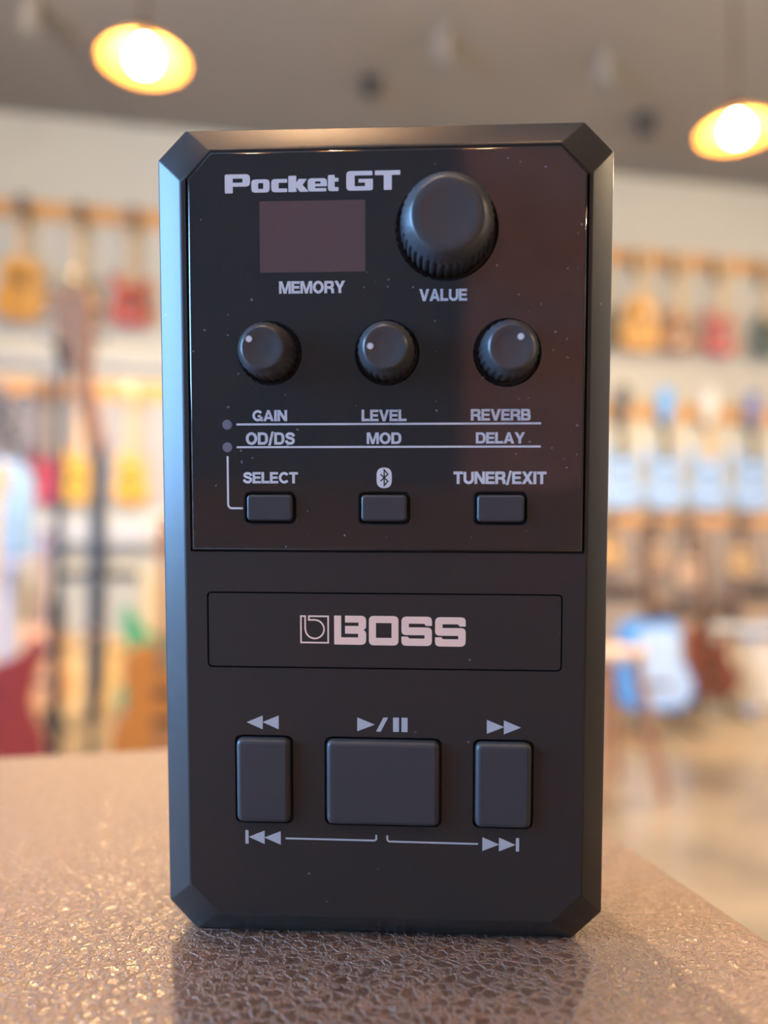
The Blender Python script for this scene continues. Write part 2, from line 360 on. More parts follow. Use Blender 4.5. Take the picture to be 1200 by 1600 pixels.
# ------------------------------------------------------------------ leather covered table
def leather_mat():
    m = bpy.data.materials.new('brown_leather'); m.use_nodes = True; nt = m.node_tree; b = nt.nodes['Principled BSDF']
    tc = nt.nodes.new('ShaderNodeTexCoord')
    nz = nt.nodes.new('ShaderNodeTexNoise'); nz.inputs['Scale'].default_value = 330; nz.inputs['Detail'].default_value = 5; nz.inputs['Roughness'].default_value = .65
    wv = nt.nodes.new('ShaderNodeVectorMath'); wv.operation = 'MULTIPLY_ADD'; wv.inputs[1].default_value = (.0042,)*3
    nt.links.new(tc.outputs['Object'], nz.inputs['Vector']); nt.links.new(nz.outputs['Color'], wv.inputs[0]); nt.links.new(tc.outputs['Object'], wv.inputs[2])
    def edge(sc):
        v = nt.nodes.new('ShaderNodeTexVoronoi'); v.feature = 'DISTANCE_TO_EDGE'; v.inputs['Scale'].default_value = sc
        nt.links.new(wv.outputs[0], v.inputs['Vector']); return v
    v1 = edge(430); v2 = edge(1150)
    r1 = nt.nodes.new('ShaderNodeMapRange'); r1.interpolation_type = 'SMOOTHSTEP'; r1.inputs[1].default_value = 0; r1.inputs[2].default_value = .20; r1.inputs[3].default_value = 1; r1.inputs[4].default_value = 0
    nt.links.new(v1.outputs['Distance'], r1.inputs[0])
    r2 = nt.nodes.new('ShaderNodeMapRange'); r2.interpolation_type = 'SMOOTHSTEP'; r2.inputs[1].default_value = 0; r2.inputs[2].default_value = .3; r2.inputs[3].default_value = .35; r2.inputs[4].default_value = 0
    nt.links.new(v2.outputs['Distance'], r2.inputs[0])
    ad = nt.nodes.new('ShaderNodeMath'); ad.operation = 'ADD'; nt.links.new(r1.outputs[0], ad.inputs[0]); nt.links.new(r2.outputs[0], ad.inputs[1])
    mx = nt.nodes.new('ShaderNodeMix'); mx.data_type = 'RGBA'
    mx.inputs[6].default_value = (.058, .023, .016, 1); mx.inputs[7].default_value = (.19, .10, .072, 1)
    nt.links.new(ad.outputs[0], mx.inputs[0]); nt.links.new(mx.outputs[2], b.inputs['Base Color'])
    n3 = nt.nodes.new('ShaderNodeTexNoise'); n3.inputs['Scale'].default_value = 1700; n3.inputs['Detail'].default_value = 3
    nt.links.new(tc.outputs['Object'], n3.inputs['Vector'])
    a2 = nt.nodes.new('ShaderNodeMath'); a2.operation = 'MULTIPLY_ADD'; a2.inputs[1].default_value = .32
    nt.links.new(n3.outputs['Fac'], a2.inputs[0]); nt.links.new(ad.outputs[0], a2.inputs[2])
    bp = nt.nodes.new('ShaderNodeBump'); bp.inputs['Strength'].default_value = .85; bp.inputs['Distance'].default_value = .00036
    nt.links.new(a2.outputs[0], bp.inputs['Height']); nt.links.new(bp.outputs['Normal'], b.inputs['Normal'])
    b.inputs['IOR'].default_value = 1.75; b.inputs['Roughness'].default_value = .33; b.inputs['Specular IOR Level'].default_value = 1.0; b.inputs['Specular Tint'].default_value = (1, .79, .62, 1)
    return m
def table():
    ang = rad(13.2); t = thing('leather_top_table', 'brown pebbled leather topped table under the black device', 'table', (.0308, .3101, 0), ang)
    W, D = .66, .70
    bm = B(); box(bm, (-W/2, -D/2, TABLE-.03), (W, D, .06))
    bevel(obj('leather_top', bm, leather_mat(), t), .006, 4)
    wd = wood('dark_table_wood', (.05, .028, .018), (.09, .05, .03), 20, .4)
    bm = B()
    for c, s in (((-W/2, -.045, .855), (W-.06, .02, .076)), ((-W/2, -D+.045, .855), (W-.06, .02, .076)), ((-.045, -D/2, .855), (.02, D-.11, .076)), ((-W+.045, -D/2, .855), (.02, D-.11, .076))): box(bm, c, s)
    obj('apron', bm, wd, t)
    for sx in (.045, W-.045):
        for sy in (.045, D-.045):
            bm = B(); tube(bm, (-sx, -sy, 0), (-sx, -sy, .893), .014, .026, 12); obj('leg', bm, wd, t)
table()

# ------------------------------------------------------------------ the black device
R1 = Vector((.99861, -.00323, -.05255)); R2 = Vector((.0001, .99824, -.05937)); NN = Vector((-.05265211, -.05928048, -.99685183)); TT = Vector((-.000293, -.005008, .136846))
cp, sp_ = math.cos(PITCH), math.sin(PITCH)
def c2w(v): return Vector((v.x, v.z*cp - v.y*sp_, v.z*sp_ + v.y*cp))     # camera axes (right, up, forward) to world
X_, Y_, N_ = c2w(R1), c2w(R2), c2w(NN)
ROT = Matrix((X_, Y_, N_)).transposed()
CEN = Vector((0, 0, CAMZ)) + c2w(TT)                                       # centre of the rim plane
OFF = Vector((0, -69.2, -12))                                              # base of the device in its own mm frame
base = CEN + ROT @ (OFF*.001); base.z = TABLE
LOC = ROT.inverted() @ (base - CEN) * 1000                                 # same point, mm
MM = Matrix.Diagonal((.001, .001, .001, 1)) @ Matrix.Translation(-LOC)
dev = bpy.data.objects.new('guitar_effects_processor', None); COL.objects.link(dev)
dev.matrix_world = Matrix.Translation(base) @ ROT.to_4x4()
tag(dev, 'small black handheld guitar effects unit standing upright on the brown leather table', 'effects unit')
def dpart(name, me, m, parent=None, **k):
    if isinstance(me, bmesh.types.BMesh):
        bm = me; me = bpy.data.meshes.new(name); bm.to_mesh(me); bm.free()
    me.transform(MM); me.update()
    o = obj(name, me, m, parent or dev)
    return o
def octo(hx, hy, c, ox=0, oy=0):
    return [(ox+hx-c, oy+hy), (ox+hx, oy+hy-c), (ox+hx, oy-hy+c), (ox+hx-c, oy-hy), (ox-hx+c, oy-hy), (ox-hx, oy-hy+c), (ox-hx, oy+hy-c), (ox-hx+c, oy+hy)]
M_body = dusty('black_matte_plastic', (.0235, .0200, .0195), .40, .10, 330, .10, bump=.05)
M_bezel = dusty('black_satin_plastic', (.022, .021, .022), .34, .10, 330, .08, bump=.05)
M_gloss = dusty('black_gloss_acrylic', (.018, .0165, .0175), .045, .45, 520, .13); M_gloss.node_tree.nodes['Principled BSDF'].inputs['Specular IOR Level'].default_value = .75
M_print = mat('pale_grey_ink', (.62, .60, .63), .5)
M_ink2 = mat('grey_ink', (.44, .45, .48), .5)
M_knob = mat('dark_grey_rubber', (.050, .051, .056), .30, bump=.08, bscale=4000)
M_btn = mat('dark_grey_button_plastic', (.040, .041, .048), .42, bump=.06, bscale=4000)
F = 3.0   # front face height over the rim
def device_body():
    bm = B()
    rings = [(36.6, 68.0, 4.6, -24.), (38.0, 69.2, 4.8, -1.2), (38.05, 69.2, 4.8, -.3), (37.8, 68.95, 4.75, .1), (33.75, 64.95, 5.0, 2.95), (33.45, 64.65, 4.95, F)]
    V = []
    for hx, hy, c, z in rings:
        ring = []
        for x, y in octo(hx, hy, c, .35 if z > 2 else 0.05):
            ring.append(bm.verts.new((x, y, z)))
        V.append(ring)
    for a, b in zip(V, V[1:]):
        for i in range(8): bm.faces.new((a[i], a[(i+1) % 8], b[(i+1) % 8], b[i]))
    bm.faces.new(V[0][::-1])
    bmesh.ops.recalc_face_normals(bm, faces=bm.faces)
    # the foot is cut level with the table
    for ring in V[:4]:
        for i in (3, 4):
            v = ring[i]; wpt = CEN + ROT @ (v.co*.001)
            v.co.y -= (wpt.z - (TABLE + .00005)) / (Y_.z*.001)
    o = dpart('housing', bm, M_bezel); bevel(o, .00035, 2, 18); smooth(o, 30)
PX0, PX1, PYB, PYT, PC = -32.0, 33.2, -1.25, 64.2, 4.2
PANEL = [(PX0+3.9, PYT), (PX1-PC, PYT), (PX1, PYT-PC-.1), (PX1, PYB), (PX0, PYB), (PX0, PYT-PC-.1)]
KNOBS = [(10.65, 51.35, 8.1, 8.3, 7.35, 5.55), (-18.45, 31.5, 5.0, 7.0, 4.45, 3.3), (.95, 31.45, 5.05, 7.0, 4.5, 3.35), (20.6, 31.35, 5.25, 7.3, 4.6, 3.45)]
BTNS = [(-22.5, 3.7, -14.8, 8.05), (-3.3, 3.7, 4.3, 8.05), (15.85, 3.65, 23.6, 8.1)]
KEYS = [(-24.75, -48.1, -15.5, -33.5), (-9.3, -48.15, 9.85, -33.55), (15.9, -48.1, 25.25, -33.55)]
device_body()
def grow(r, d): return (r[0]-d, r[1]-d, r[2]+d, r[3]+d)
def front_plate():
    out = octo(33.46, 64.66, 4.95, .35)
    hole = [(PX0+3.75, PYT+.4), (PX1-PC+.15, PYT+.4), (PX1+.4, PYT-PC+.05), (PX1+.4, PYB-.35), (PX0-.4, PYB-.35), (PX0-.4, PYT-PC+.05)]
    polys = [out, hole] + [rrect(*grow(k, .42), 1.3) for k in KEYS]
    lx0, ly0, lx1, ly1 = -29.7, -21.45, 30.2, -8.4
    polys += [rrect(lx0, ly0, lx1, ly1, .9), rrect(lx0+.28, ly0+.28, lx1-.28, ly1-.28, .7)]
    me = plate(polys, 1.6, F, 0)
    me2 = plate([octo(33.2, 64.4, 4.9, .35)], 1.0, 1.7)
    return join([me, me2])
dpart('front_face', front_plate(), M_body)
PZ = F + .42
panel_polys = [PANEL] + [circ(k[0], k[1], k[2], 64) for k in KNOBS] + [rrect(*grow(b, .3), .75) for b in BTNS]
panel = dpart('control_panel', plate(panel_polys, 1.7, PZ, .34, 1), M_gloss); tag(panel, 'glossy black upper control panel')
disp = dpart('display_window', join([plate([rrect(-20.0, 44.65, -11.56, 56.15, .1)], PZ-.03, PZ+.012), plate([rrect(-11.34, 44.65, -2.6, 56.15, .1)], PZ-.03, PZ+.012), plate([rrect(-11.6, 44.65, -11.3, 56.15, .02)], PZ-.03, PZ+.004)]),
             mat('dark_red_display_filter', (.105, .064, .066), .06), panel)
tag(disp, 'blank dark red digit display')
# knobs
def knob(k, dot, label, teeth):
    x, y, rh, h, rr, rt = k
    bm = B(); n = teeth*6
    def fr(t, z):
        if z > h*.70: return 1
        a = .5+.5*math.cos(2*PI*t*teeth)
        return 1 - .045*a**2*(1 if z < h*.66 else .6)
    prof = [(rr*1.03, -1.8), (rr*1.02, h*.25), (rr*1.0, h*.60), (rr*.985, h*.655), (rr*.975, h*.69), (rr*.955, h*.735), (rt*1.06, h*.955), (rt*1.02, h*.985), (rt*.97, h), (rt*.72, h-.02), (rt*.66, h-.08), (rt*.3, h-.12)]
    lathe(bm, prof, n, fr, True, True)
    bmesh.ops.translate(bm, verts=bm.verts, vec=(x, y, F))
    o = dpart('knob', bm, M_knob, panel); smooth(o, 28); tag(o, label)
    if dot:
        d = dpart('pointer_dot', plate([circ(x+dot[0], y+dot[1], .5, 20)], F+h-.15, F+h+.02), M_print, o)
    return o
knob(KNOBS[0], None, 'large value knob', 38)
knob(KNOBS[1], (-2.05, 1.35), 'small gain knob, dot at upper left', 24)
knob(KNOBS[2], (-2.3, .15), 'small level knob, dot at left', 24)
knob(KNOBS[3], (1.4, 1.5), 'small reverb knob, dot at upper right', 24)
for b in BTNS:
    dpart('push_button', plate([rrect(*b, .75)], 1.75, F+1.0, .42, 4), M_btn, panel)
for k in KEYS:
    o = dpart('transport_button', plate([rrect(*k, 1.25)], 1.75, F+1.15, .85, 4), M_btn); smooth(o, 50)

# printing on the panel
pz = PZ + .008
def px_poly(pts, sx, sy, x0, y0): return rpoly([((p[0])*sx+x0, (p[1])*sy+y0, (p[2]*sx if len(p) > 2 else 0)) for p in pts], 4)
def model_name():
    s = 28.81/1094; x0 = -25.7 - 48*s; ms = []
    def L(polys, yb):
        ms.append(plate([px_poly(p, s, s, x0, yb) for p in polys], pz-.01, pz+.01))
    L([[(48, 0, 5), (98, 0, 5), (98, 40), (207, 40, 26), (207, 115, 26), (48, 115, 12)], [(98, 64), (160, 64, 6), (160, 89, 6), (98, 89)]], 57.53)
    L([[(215, 0, 24), (330, 0, 24), (330, 80, 24), (215, 80, 24)], [(258, 22, 5), (290, 22, 5), (290, 58, 5), (258, 58, 5)]], 57.57)
    L([[(340, 0, 24), (440, 0, 4), (440, 22, 4), (386, 22, 5), (386, 57, 5), (440, 57, 4), (440, 80, 4), (340, 80, 24)]], 57.58)
    L([[(447, 0, 4), (497, 0, 4), (497, 28), (520, 0), (575, 0, 4), (536, 42), (564, 78, 4), (512, 78), (497, 56), (497, 98, 4), (447, 98, 8)]], 57.58)
    L([[(568, 0, 24), (684, 0, 4), (684, 20, 4), (614, 20, 4), (614, 31), (688, 31), (688, 80, 24), (568, 80, 24)], [(614, 47), (648, 47), (648, 61), (614, 61)]], 57.59)
    L([[(694, 0, 20), (760, 0, 6), (760, 24, 6), (736, 24, 4), (736, 57), (760, 57, 6), (760, 80, 6), (736, 80), (736, 98, 6), (694, 98, 10)]], 57.60)
    L([[(808, 0, 26), (973, 0, 16), (973, 70, 4), (884, 70, 4), (884, 48), (924, 48), (924, 26), (860, 26, 5), (860, 91, 5), (970, 91, 4), (970, 118, 6), (808, 118, 26)]], 57.62)
    L([[(985, 118, 5), (1142, 118, 5), (1142, 90, 5), (1090, 90), (1090, 0, 5), (1040, 0, 5), (1040, 90), (985, 90, 5)]], 57.64)
    return join(ms)
dpart('model_name', model_name(), M_print, panel)
WORDS = [('MEMORY', -16.8, 41.25, -6.0, 43.15), ('VALUE', 6.3, 39.8, 14.0, 41.65), ('GAIN', -21.45, 20.35, -15.7, 22.1), ('LEVEL', -3.2, 20.3, 4.15, 22.1), ('REVERB', 14.8, 20.35, 24.45, 22.15),
         ('OD/DS', -22.6, 16.45, -14.45, 18.4), ('MOD', -2.35, 16.55, 3.3, 18.35), ('DELAY', 15.65, 16.6, 23.55, 18.35), ('SELECT', -23.15, 10.0, -13.95, 11.8), ('TUNER/EXIT', 12.0, 9.95, 27.15, 11.9)]
dpart('control_lettering', join([text_mesh(t, a, b, c, d, pz) for t, a, b, c, d in WORDS]), M_print, panel)
dpart('rule_line', ribbon([(-24.2, 19.78), (26.2, 19.84)], .33, pz, .01), M_print, panel)
dpart('rule_line', ribbon([(-24.2, 15.99), (26.2, 16.06)], .33, pz, .01), M_print, panel)
arc = [(-25.75, 14.5), (-25.75, 6.5)] + [(-25.05 - .7*math.cos(a), 6.45 - .7*math.sin(a)) for a in (rad(20), rad(45), rad(70))] + [(-24.8, 5.77), (-23.25, 5.77)]
dpart('select_bracket', ribbon(arc, .34, pz, .01), M_print, panel)
for y in (19.75, 15.98):
    dpart('indicator_light', plate([circ(-25.77, y, .82, 28)], PZ-.1, PZ+.02), mat('unlit_led_lens', (.15, .155, .20), .3), panel)
wm = dpart('wireless_mark', plate([rpoly([(-.75, 9.2, 1.24), (1.75, 9.2, 1.24), (1.75, 12.6, 1.24), (-.75, 12.6, 1.24)], 8)], pz-.01, pz+.01), M_print, panel)
cx_, cy_ = .5, 10.92
rune = [(-.62, .58), (.62, -.58), (0, -1.28), (0, 1.28), (.62, .58), (-.62, -.58)]
dpart('wireless_rune', ribbon([(cx_+a, cy_+b) for a, b in rune], .2, pz+.012, .006), mat('black_ink', (.015, .015, .017), .4), wm)
# symbols on the lower face
fz = F + .008
def poly_marks(polys): return join([plate([p], fz-.01, fz+.01) for p in polys])
def tri_l(x0, x1, y): return [(x0, y), (x1, y-1.2), (x1, y+1.2)]
def tri_r(x0, x1, y): return [(x0, y-1.2), (x1, y), (x0, y+1.2)]
for nm, polys in (('rewind_symbol', [tri_l(-23.1, -20.3, -30.9), tri_l(-20.35, -17.55, -30.85)]),
                  ('play_pause_symbol', [tri_r(-4.1, -1.1, -30.95), [(-.9, -32.15), (-.1, -32.15), (1.15, -29.7), (.35, -29.7)], rrect(1.98, -32.15, 3.0, -29.68, .12), rrect(3.42, -32.15, 4.45, -29.68, .12)]),
                  ('fast_forward_symbol', [tri_r(17.8, 20.7, -31.0), tri_r(20.65, 23.5, -31.05)]),
                  ('previous_track_symbol', [rrect(-23.5, -52.25, -22.95, -49.85, .1), tri_l(-22.9, -20.15, -51.05), tri_l(-20.2, -17.35, -51.1)]),
                  ('next_track_symbol', [tri_r(17.2, 20.05, -51.3), tri_r(20.0, 22.8, -51.3), rrect(22.85, -52.45, 23.4, -50.1, .1)])):
    dpart(nm, poly_marks(polys), M_ink2)
dpart('skip_bracket', ribbon([(-16.5, -51.15), (-1.15, -51.15), (-.87, -50.9), (-.87, -50.15)], .3, fz, .01), M_ink2)
dpart('skip_bracket', ribbon([(1.02, -50.2), (1.02, -50.95), (1.3, -51.25), (16.45, -51.3)], .3, fz, .01), M_ink2)
def brand():
    s = 22.19/853; x0 = -7.98 - 277*s; y0 = -12.33 + 70*s
    P = lambda pts: rpoly([(p[0]*s+x0, -p[1]*s+y0, (p[2]*s if len(p) > 2 else 0)) for p in pts], 5)
    ms = [plate([P([(277, 70, 4), (323, 70), (323, 212), (433, 212), (433, 188), (348, 188), (348, 137), (436, 137), (436, 115), (348, 115), (348, 70), (485, 70, 34), (485, 150, 12), (468, 163), (485, 176, 12), (485, 260, 34), (277, 260, 6)])], fz-.01, fz+.01),
          plate([P([(503, 70, 32), (695, 70, 32), (695, 262, 32), (503, 262, 32)]), P([(549, 116), (650, 116), (650, 213), (549, 213)])], fz-.01, fz+.01)]
    Sx = [(714, 72, 34), (911, 72, 34), (911, 132, 5), (872, 132), (861, 118), (762, 118), (762, 142), (911, 142, 30), (911, 263, 34), (714, 263, 34), (714, 203, 5), (754, 203), (765, 215), (863, 215), (863, 193), (714, 193, 30)]
    for d in (0, 217): ms.append(plate([P([(q[0]+d, q[1]+d*.008, *q[2:]) for q in Sx])], fz-.01, fz+.01))
    pth = [(60, 76), (60, 249), (238, 249), (238, 76), (112, 76), (112, 100), (150, 100)] + [(150+61*math.sin(a), 161-61*math.cos(a)) for a in [rad(i) for i in range(12, 271, 12)]] + [(88, 161), (88, 76)]
    ms.append(ribbon([(a*s+x0, -b*s+y0) for a, b in pth], 10.5*s, fz, .01, closed=True))
    return join(ms)
dpart('brand_emblem', brand(), mat('rose_metal_ink', (.95, .66, .53), .38, .1))

# ------------------------------------------------------------------ guitars
def catmull(pts, n=5):
    out = []; N = len(pts)
    for i in range(N):
        p0, p1, p2, p3 = [Vector(pts[(i+k) % N]) for k in (-1, 0, 1, 2)]
        for j in range(n):
            t = j/n
            out.append(.5*((2*p1) + (p2-p0)*t + (2*p0-5*p1+4*p2-p3)*t*t + (3*p1-p0-3*p2+p3)*t**3))
    return [(q.x, q.y) for q in out]
HALF = {'acoustic': ([(.30, .012), (.47, .13), (.5, .28), (.42, .47), (.335, .60), (.37, .77), (.37, .88), (.24, .985)],)*2,
        'double': ([(.30, .01), (.48, .13), (.49, .30), (.37, .50), (.41, .70), (.45, .86), (.38, .93), (.27, .83), (.14, .78)],
                   [(.30, .01), (.48, .13), (.48, .30), (.35, .50), (.41, .72), (.46, .95), (.38, 1.02), (.25, .88), (.14, .78)]),
        'single': ([(.30, .01), (.48, .14), (.49, .32), (.36, .54), (.40, .72), (.42, .84), (.33, .87), (.22, .78), (.12, .75)],
                   [(.30, .01), (.48, .14), (.49, .32), (.37, .54), (.41, .74), (.38, .88), (.24, .96), (.12, .96)])}
MESH = {}
def cached(key, fn):
    if key not in MESH: MESH[key] = fn()
    return MESH[key].copy()
UP = Matrix.Rotation(PI/2, 4, 'X')     # outline in xy -> standing in xz, face towards -y
def guitar(label, loc, rz, style, col, neckcol='maple', headcol=None, guard=None, h=(.45, .34, .40, .19), tilt=0, lean=0, group=None, cat='guitar', name='electric_guitar', face=None, hs=1.0):
    LB, WB, LN, LH = h; th = .095*LB/.48 if style == 'acoustic' else .045
    t = thing(name, label, cat, loc, 0, group)
    t.rotation_euler = (Matrix.Rotation(rz, 4, 'Z') @ Matrix.Rotation(lean, 4, 'X') @ Matrix.Rotation(tilt, 4, 'Y')).to_euler()
    def body():
        r, l = HALF[style]
        pts = [(0, 0)] + list(r) + ([(0, .995)] if style == 'acoustic' else [(0, .76)]) + [(-x, y) for x, y in reversed(l)]
        me = plate([[(x*WB, y*LB) for x, y in catmull(pts)]], -th/2, th/2, .008 if style != 'acoustic' else .004, 2); me.transform(UP); return me
    bm_ = col if isinstance(col, bpy.types.Material) else mat('finish_%02d%02d%02d' % tuple(int(c*99) for c in col), col, .34, coat=.2)
    o = smooth(obj('body', cached(('b', style, h), body), bm_, t), 40)
    NC = {'maple': wood('maple', (.62, .40, .19), (.72, .50, .26), 15, .35), 'rosewood': wood('rosewood', (.07, .035, .022), (.11, .055, .035), 18, .4), 'black': mat('black_neck', (.02, .02, .022), .35), 'mahogany': wood('mahogany', (.20, .085, .045), (.28, .13, .07), 14, .35)}
    z0 = LB*(.97 if style == 'acoustic' else .74); z1 = LB + LN
    bm = B(); y = -th/2 - .004
    vs = [bm.verts.new(c) for c in ((-.028, y-.006, z0), (.028, y-.006, z0), (.028, y+.022, z0), (-.028, y+.022, z0), (-.022, y-.006, z1), (.022, y-.006, z1), (.022, y+.018, z1), (-.022, y+.018, z1))]
    for f in ((0, 1, 2, 3), (7, 6, 5, 4), (0, 4, 5, 1), (1, 5, 6, 2), (2, 6, 7, 3), (3, 7, 4, 0)): bm.faces.new([vs[i] for i in f])
    bmesh.ops.recalc_face_normals(bm, faces=bm.faces)
    obj('neck', bm, NC[neckcol], t)
    hw = .036 if style == 'acoustic' else .034*hs
    def head():
        if style == 'acoustic': P = rpoly([(-.024, 0), (.024, 0), (hw, .05, .02), (hw*1.05, LH, .01), (-hw*1.05, LH, .01), (-hw, .05, .02)])
        else: P = rpoly([(-.023, 0), (.023, 0), (hw, LH*.25, .02), (hw*1.25, LH*.9, .03), (.0, LH, .03), (-hw*.8, LH*.85, .02), (-hw*.8, LH*.22, .02)])
        me = plate([P], -.008, .008, .002); me.transform(Matrix.Translation((0, y+.006, z1)) @ UP); return me
    hm = NC[neckcol] if headcol is None else mat('finish_%02d%02d%02d' % tuple(int(c*99) for c in headcol), headcol, .22, coat=.6)
    obj('headstock', cached(('h', style, h, hs), head), hm, t)
    def peg():
        bm = tube(B(), (-.014, 0, 0), (.014, 0, 0), .006, n=8); box(bm, (.018, 0, 0), (.012, .018, .012)); box(bm, (-.018, 0, 0), (.012, .018, .012))
        me = bpy.data.meshes.new('tuning_peg'); bm.to_mesh(me); bm.free(); return me
    for i in range(3):
        for sx in (-1, 1):
            p = obj('tuning_peg', cached(('peg',), peg), mat('chrome', (.75, .75, .76), .15, 1), t); p.location = (sx*(hw+.012), y+.004, z1+LH*(.3+.22*i))
    yf = -th/2
    if face:
        bm = B(); box(bm, (0, yf-.008, LB*.28), (WB*.35, .008, .025)); obj('bridge', bm, NC['rosewood'], t)
    elif style == 'acoustic':
        me = plate([circ(0, LB*.66, WB*.13, 28)], 0, .0015); me.transform(Matrix.Translation((0, yf, 0)) @ UP); obj('soundhole', me, mat('dark_hole', (.02, .015, .01), .8), t)
        me = plate([circ(0, LB*.66, WB*.165, 28), circ(0, LB*.66, WB*.13, 28)], 0, .0015); me.transform(Matrix.Translation((0, yf, 0)) @ UP); obj('rosette', me, NC['rosewood'], t)
        bm = B(); box(bm, (0, yf-.004, LB*.30), (WB*.4, .008, .025)); obj('bridge', bm, NC['rosewood'], t)
    else:
        for q in (.36, .58):
            bm = B(); box(bm, (0, yf-.005, LB*q), (.085, .010, .036)); bevel(obj('pickup', bm, mat('pickup_black', (.025, .025, .025), .4), t), .003)
        bm = B(); box(bm, (0, yf-.007, LB*.22), (.09, .014, .022)); obj('bridge', bm, MATS['chrome'], t)
    if face:  # pale plate stands in for the window's reflection on the glossy body
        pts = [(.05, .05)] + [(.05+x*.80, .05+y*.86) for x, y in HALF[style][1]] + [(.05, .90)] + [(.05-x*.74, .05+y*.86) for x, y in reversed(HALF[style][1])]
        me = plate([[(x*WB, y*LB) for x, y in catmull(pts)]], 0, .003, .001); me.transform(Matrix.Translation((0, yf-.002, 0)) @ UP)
        obj('reflection_plate', me, mat('face_%02d%02d%02d' % tuple(int(c*99) for c in face), face, .12, coat=.8), t)
    if guard:
        P = rpoly([(.06, LB*.70, .02), (WB*.30, LB*.62, .04), (WB*.27, LB*.42, .03), (WB*.36, LB*.22, .04), (.07, LB*.28, .03)])
        me = plate([P], 0, .002); me.transform(Matrix.Translation((0, yf, 0)) @ UP)
        obj('pickguard', me, mat('guard_%02d%02d%02d' % tuple(int(c*99) for c in guard), guard, .3), t)
    return t

# hanging rails on the back wall
M_rail = wood('orange_pine', (.62, .30, .09), (.74, .40, .14), 5, .5, (1, 6, 6))
RAIL_V = VB - .022
def rail(z, u0, u1, hooks, label, hgt=.14, hk=None):
    t = thing('hanging_rail', label, 'rail', room((u0+u1)/2, VB-.012, z-hgt/2), TH, 'wooden rails along the guitar wall')
    bm = B(); box(bm, (0, 0, hgt/2), (u1-u0, .022, hgt)); obj('board', bm, M_rail, t)
    for u in hooks:
        bm = B(); uu = u-(u0+u1)/2; zh = (hk - (z-hgt/2)) if hk else hgt*.5
        if zh < hgt*.5: box(bm, (uu, -.016, (zh-.02+hgt)/2), (.04, .008, hgt-zh+.02))
        tube(bm, (uu, -.012, zh), (uu, -.050, zh), .008)
        for sx in (-1, 1): tube(bm, (uu, -.048, zh), (uu+sx*.040, -.072, zh), .006); tube(bm, (uu+sx*.040, -.070, zh), (uu+sx*.040, -.135, zh+.004), .006)
        obj('hook', bm, mat('black_steel', (.02, .02, .022), .4, .5), t)
    return t
amber = (.72, .33, .035); redc = (.50, .045, .03); nat = (.72, .45, .20); gold = (.80, .47, .03); dark = (.05, .035, .02); brown = (.22, .09, .035); pale = (.36, .57, .95); white = (.80, .80, .76); pink = (.55, .08, .08)
oliv = (.20, .16, .09)
HANG = .105
R1G = [(-1.55, 'amber hanging guitar at the left edge of the top rail', 'acoustic', amber, 'maple', (.13, .11, .09)),
       (-1.13, 'olive brown hanging guitar half behind the brown scroll of the upright bass', 'single', oliv, 'maple', (.13, .11, .09)),
       (-.73, 'red hanging guitar with a dark guard on the top rail, beside the device', 'double', redc, 'maple', (.22, .15, .12)),
       (3.30, 'dark hanging guitar on the top rail, mostly hidden behind the device', 'single', dark, 'maple', None),
       (3.70, 'orange amber hanging guitar on the top rail, right of the device', 'acoustic', (.80, .40, .08), 'maple', None),
       (4.09, 'red brown hanging guitar between the amber and the pink one', 'single', (.32, .13, .05), 'maple', None),
       (4.52, 'pink red hanging guitar with a cream guard on the top rail', 'double', pink, 'maple', None),
       (5.02, 'dark green hanging guitar at the right edge of the top rail', 'single', (.07, .11, .09), 'maple', None)]
rail(3.775, -2.9, 5.8, [g[0] for g in R1G], 'orange pine rail, topmost on the cream guitar wall', hk=3.625)
for u, lb, st, c, nk, hc in R1G:
    guitar(lb, room(u, VB-HANG, 2.86 if u < 3 else 2.89), TH, st, c, nk, hc, h=(.42, .33, (3.64-(2.86 if u < 3 else 2.89))-.42, .19) if st != 'acoustic' else (.47, .37, (3.64-(2.86 if u < 3 else 2.89))-.47, .19), group='guitars on the top rail', guard=(.75, .66, .5) if c in (pink,) else ((.12, .10, .06) if c == redc else None), name='acoustic_guitar' if st == 'acoustic' else 'electric_guitar')
R2G = [(-1.36, 'red hanging guitar on the second rail, left of the black microphone stand', 'single', (.55, .03, .05), 'rosewood', None, None),
       (-1.09, 'bright yellow hanging guitar on the second rail between the stand and the bass', 'double', gold, 'maple', None, None),
       (-.70, 'golden yellow hanging guitar on the second rail beside the device', 'single', (.78, .42, .03), 'maple', None, (.75, .60, .35)),
       (3.50, 'pale blue white hanging guitar with a small dark grey head', 'double', pale, 'black', (.10, .10, .11), None),
       (3.93, 'pale blue white hanging guitar with a bright blue head', 'double', pale, 'black', (.13, .45, .98), None),
       (4.37, 'pale blue white hanging guitar with a white head', 'double', pale, 'maple', (.80, .82, .80), None),
       (4.82, 'pale blue white hanging guitar with a violet blue head', 'double', pale, 'black', (.22, .26, .52), None)]
rail(2.345, -2.9, 5.8, [g[0] for g in R2G], 'orange pine rail below the topmost one on the guitar wall', hk=2.225)
for u, lb, st, c, nk, hc, gd in R2G:
    right = u > 3
    guitar(lb, room(u, VB-HANG, 1.44 if not right else 1.46), TH, st, c, nk, hc, guard=gd, hs=2.3 if right else 1.0, h=(.56, .37, .22, .33) if right else (.42, .25, .38, .17), group='guitars on the second rail')
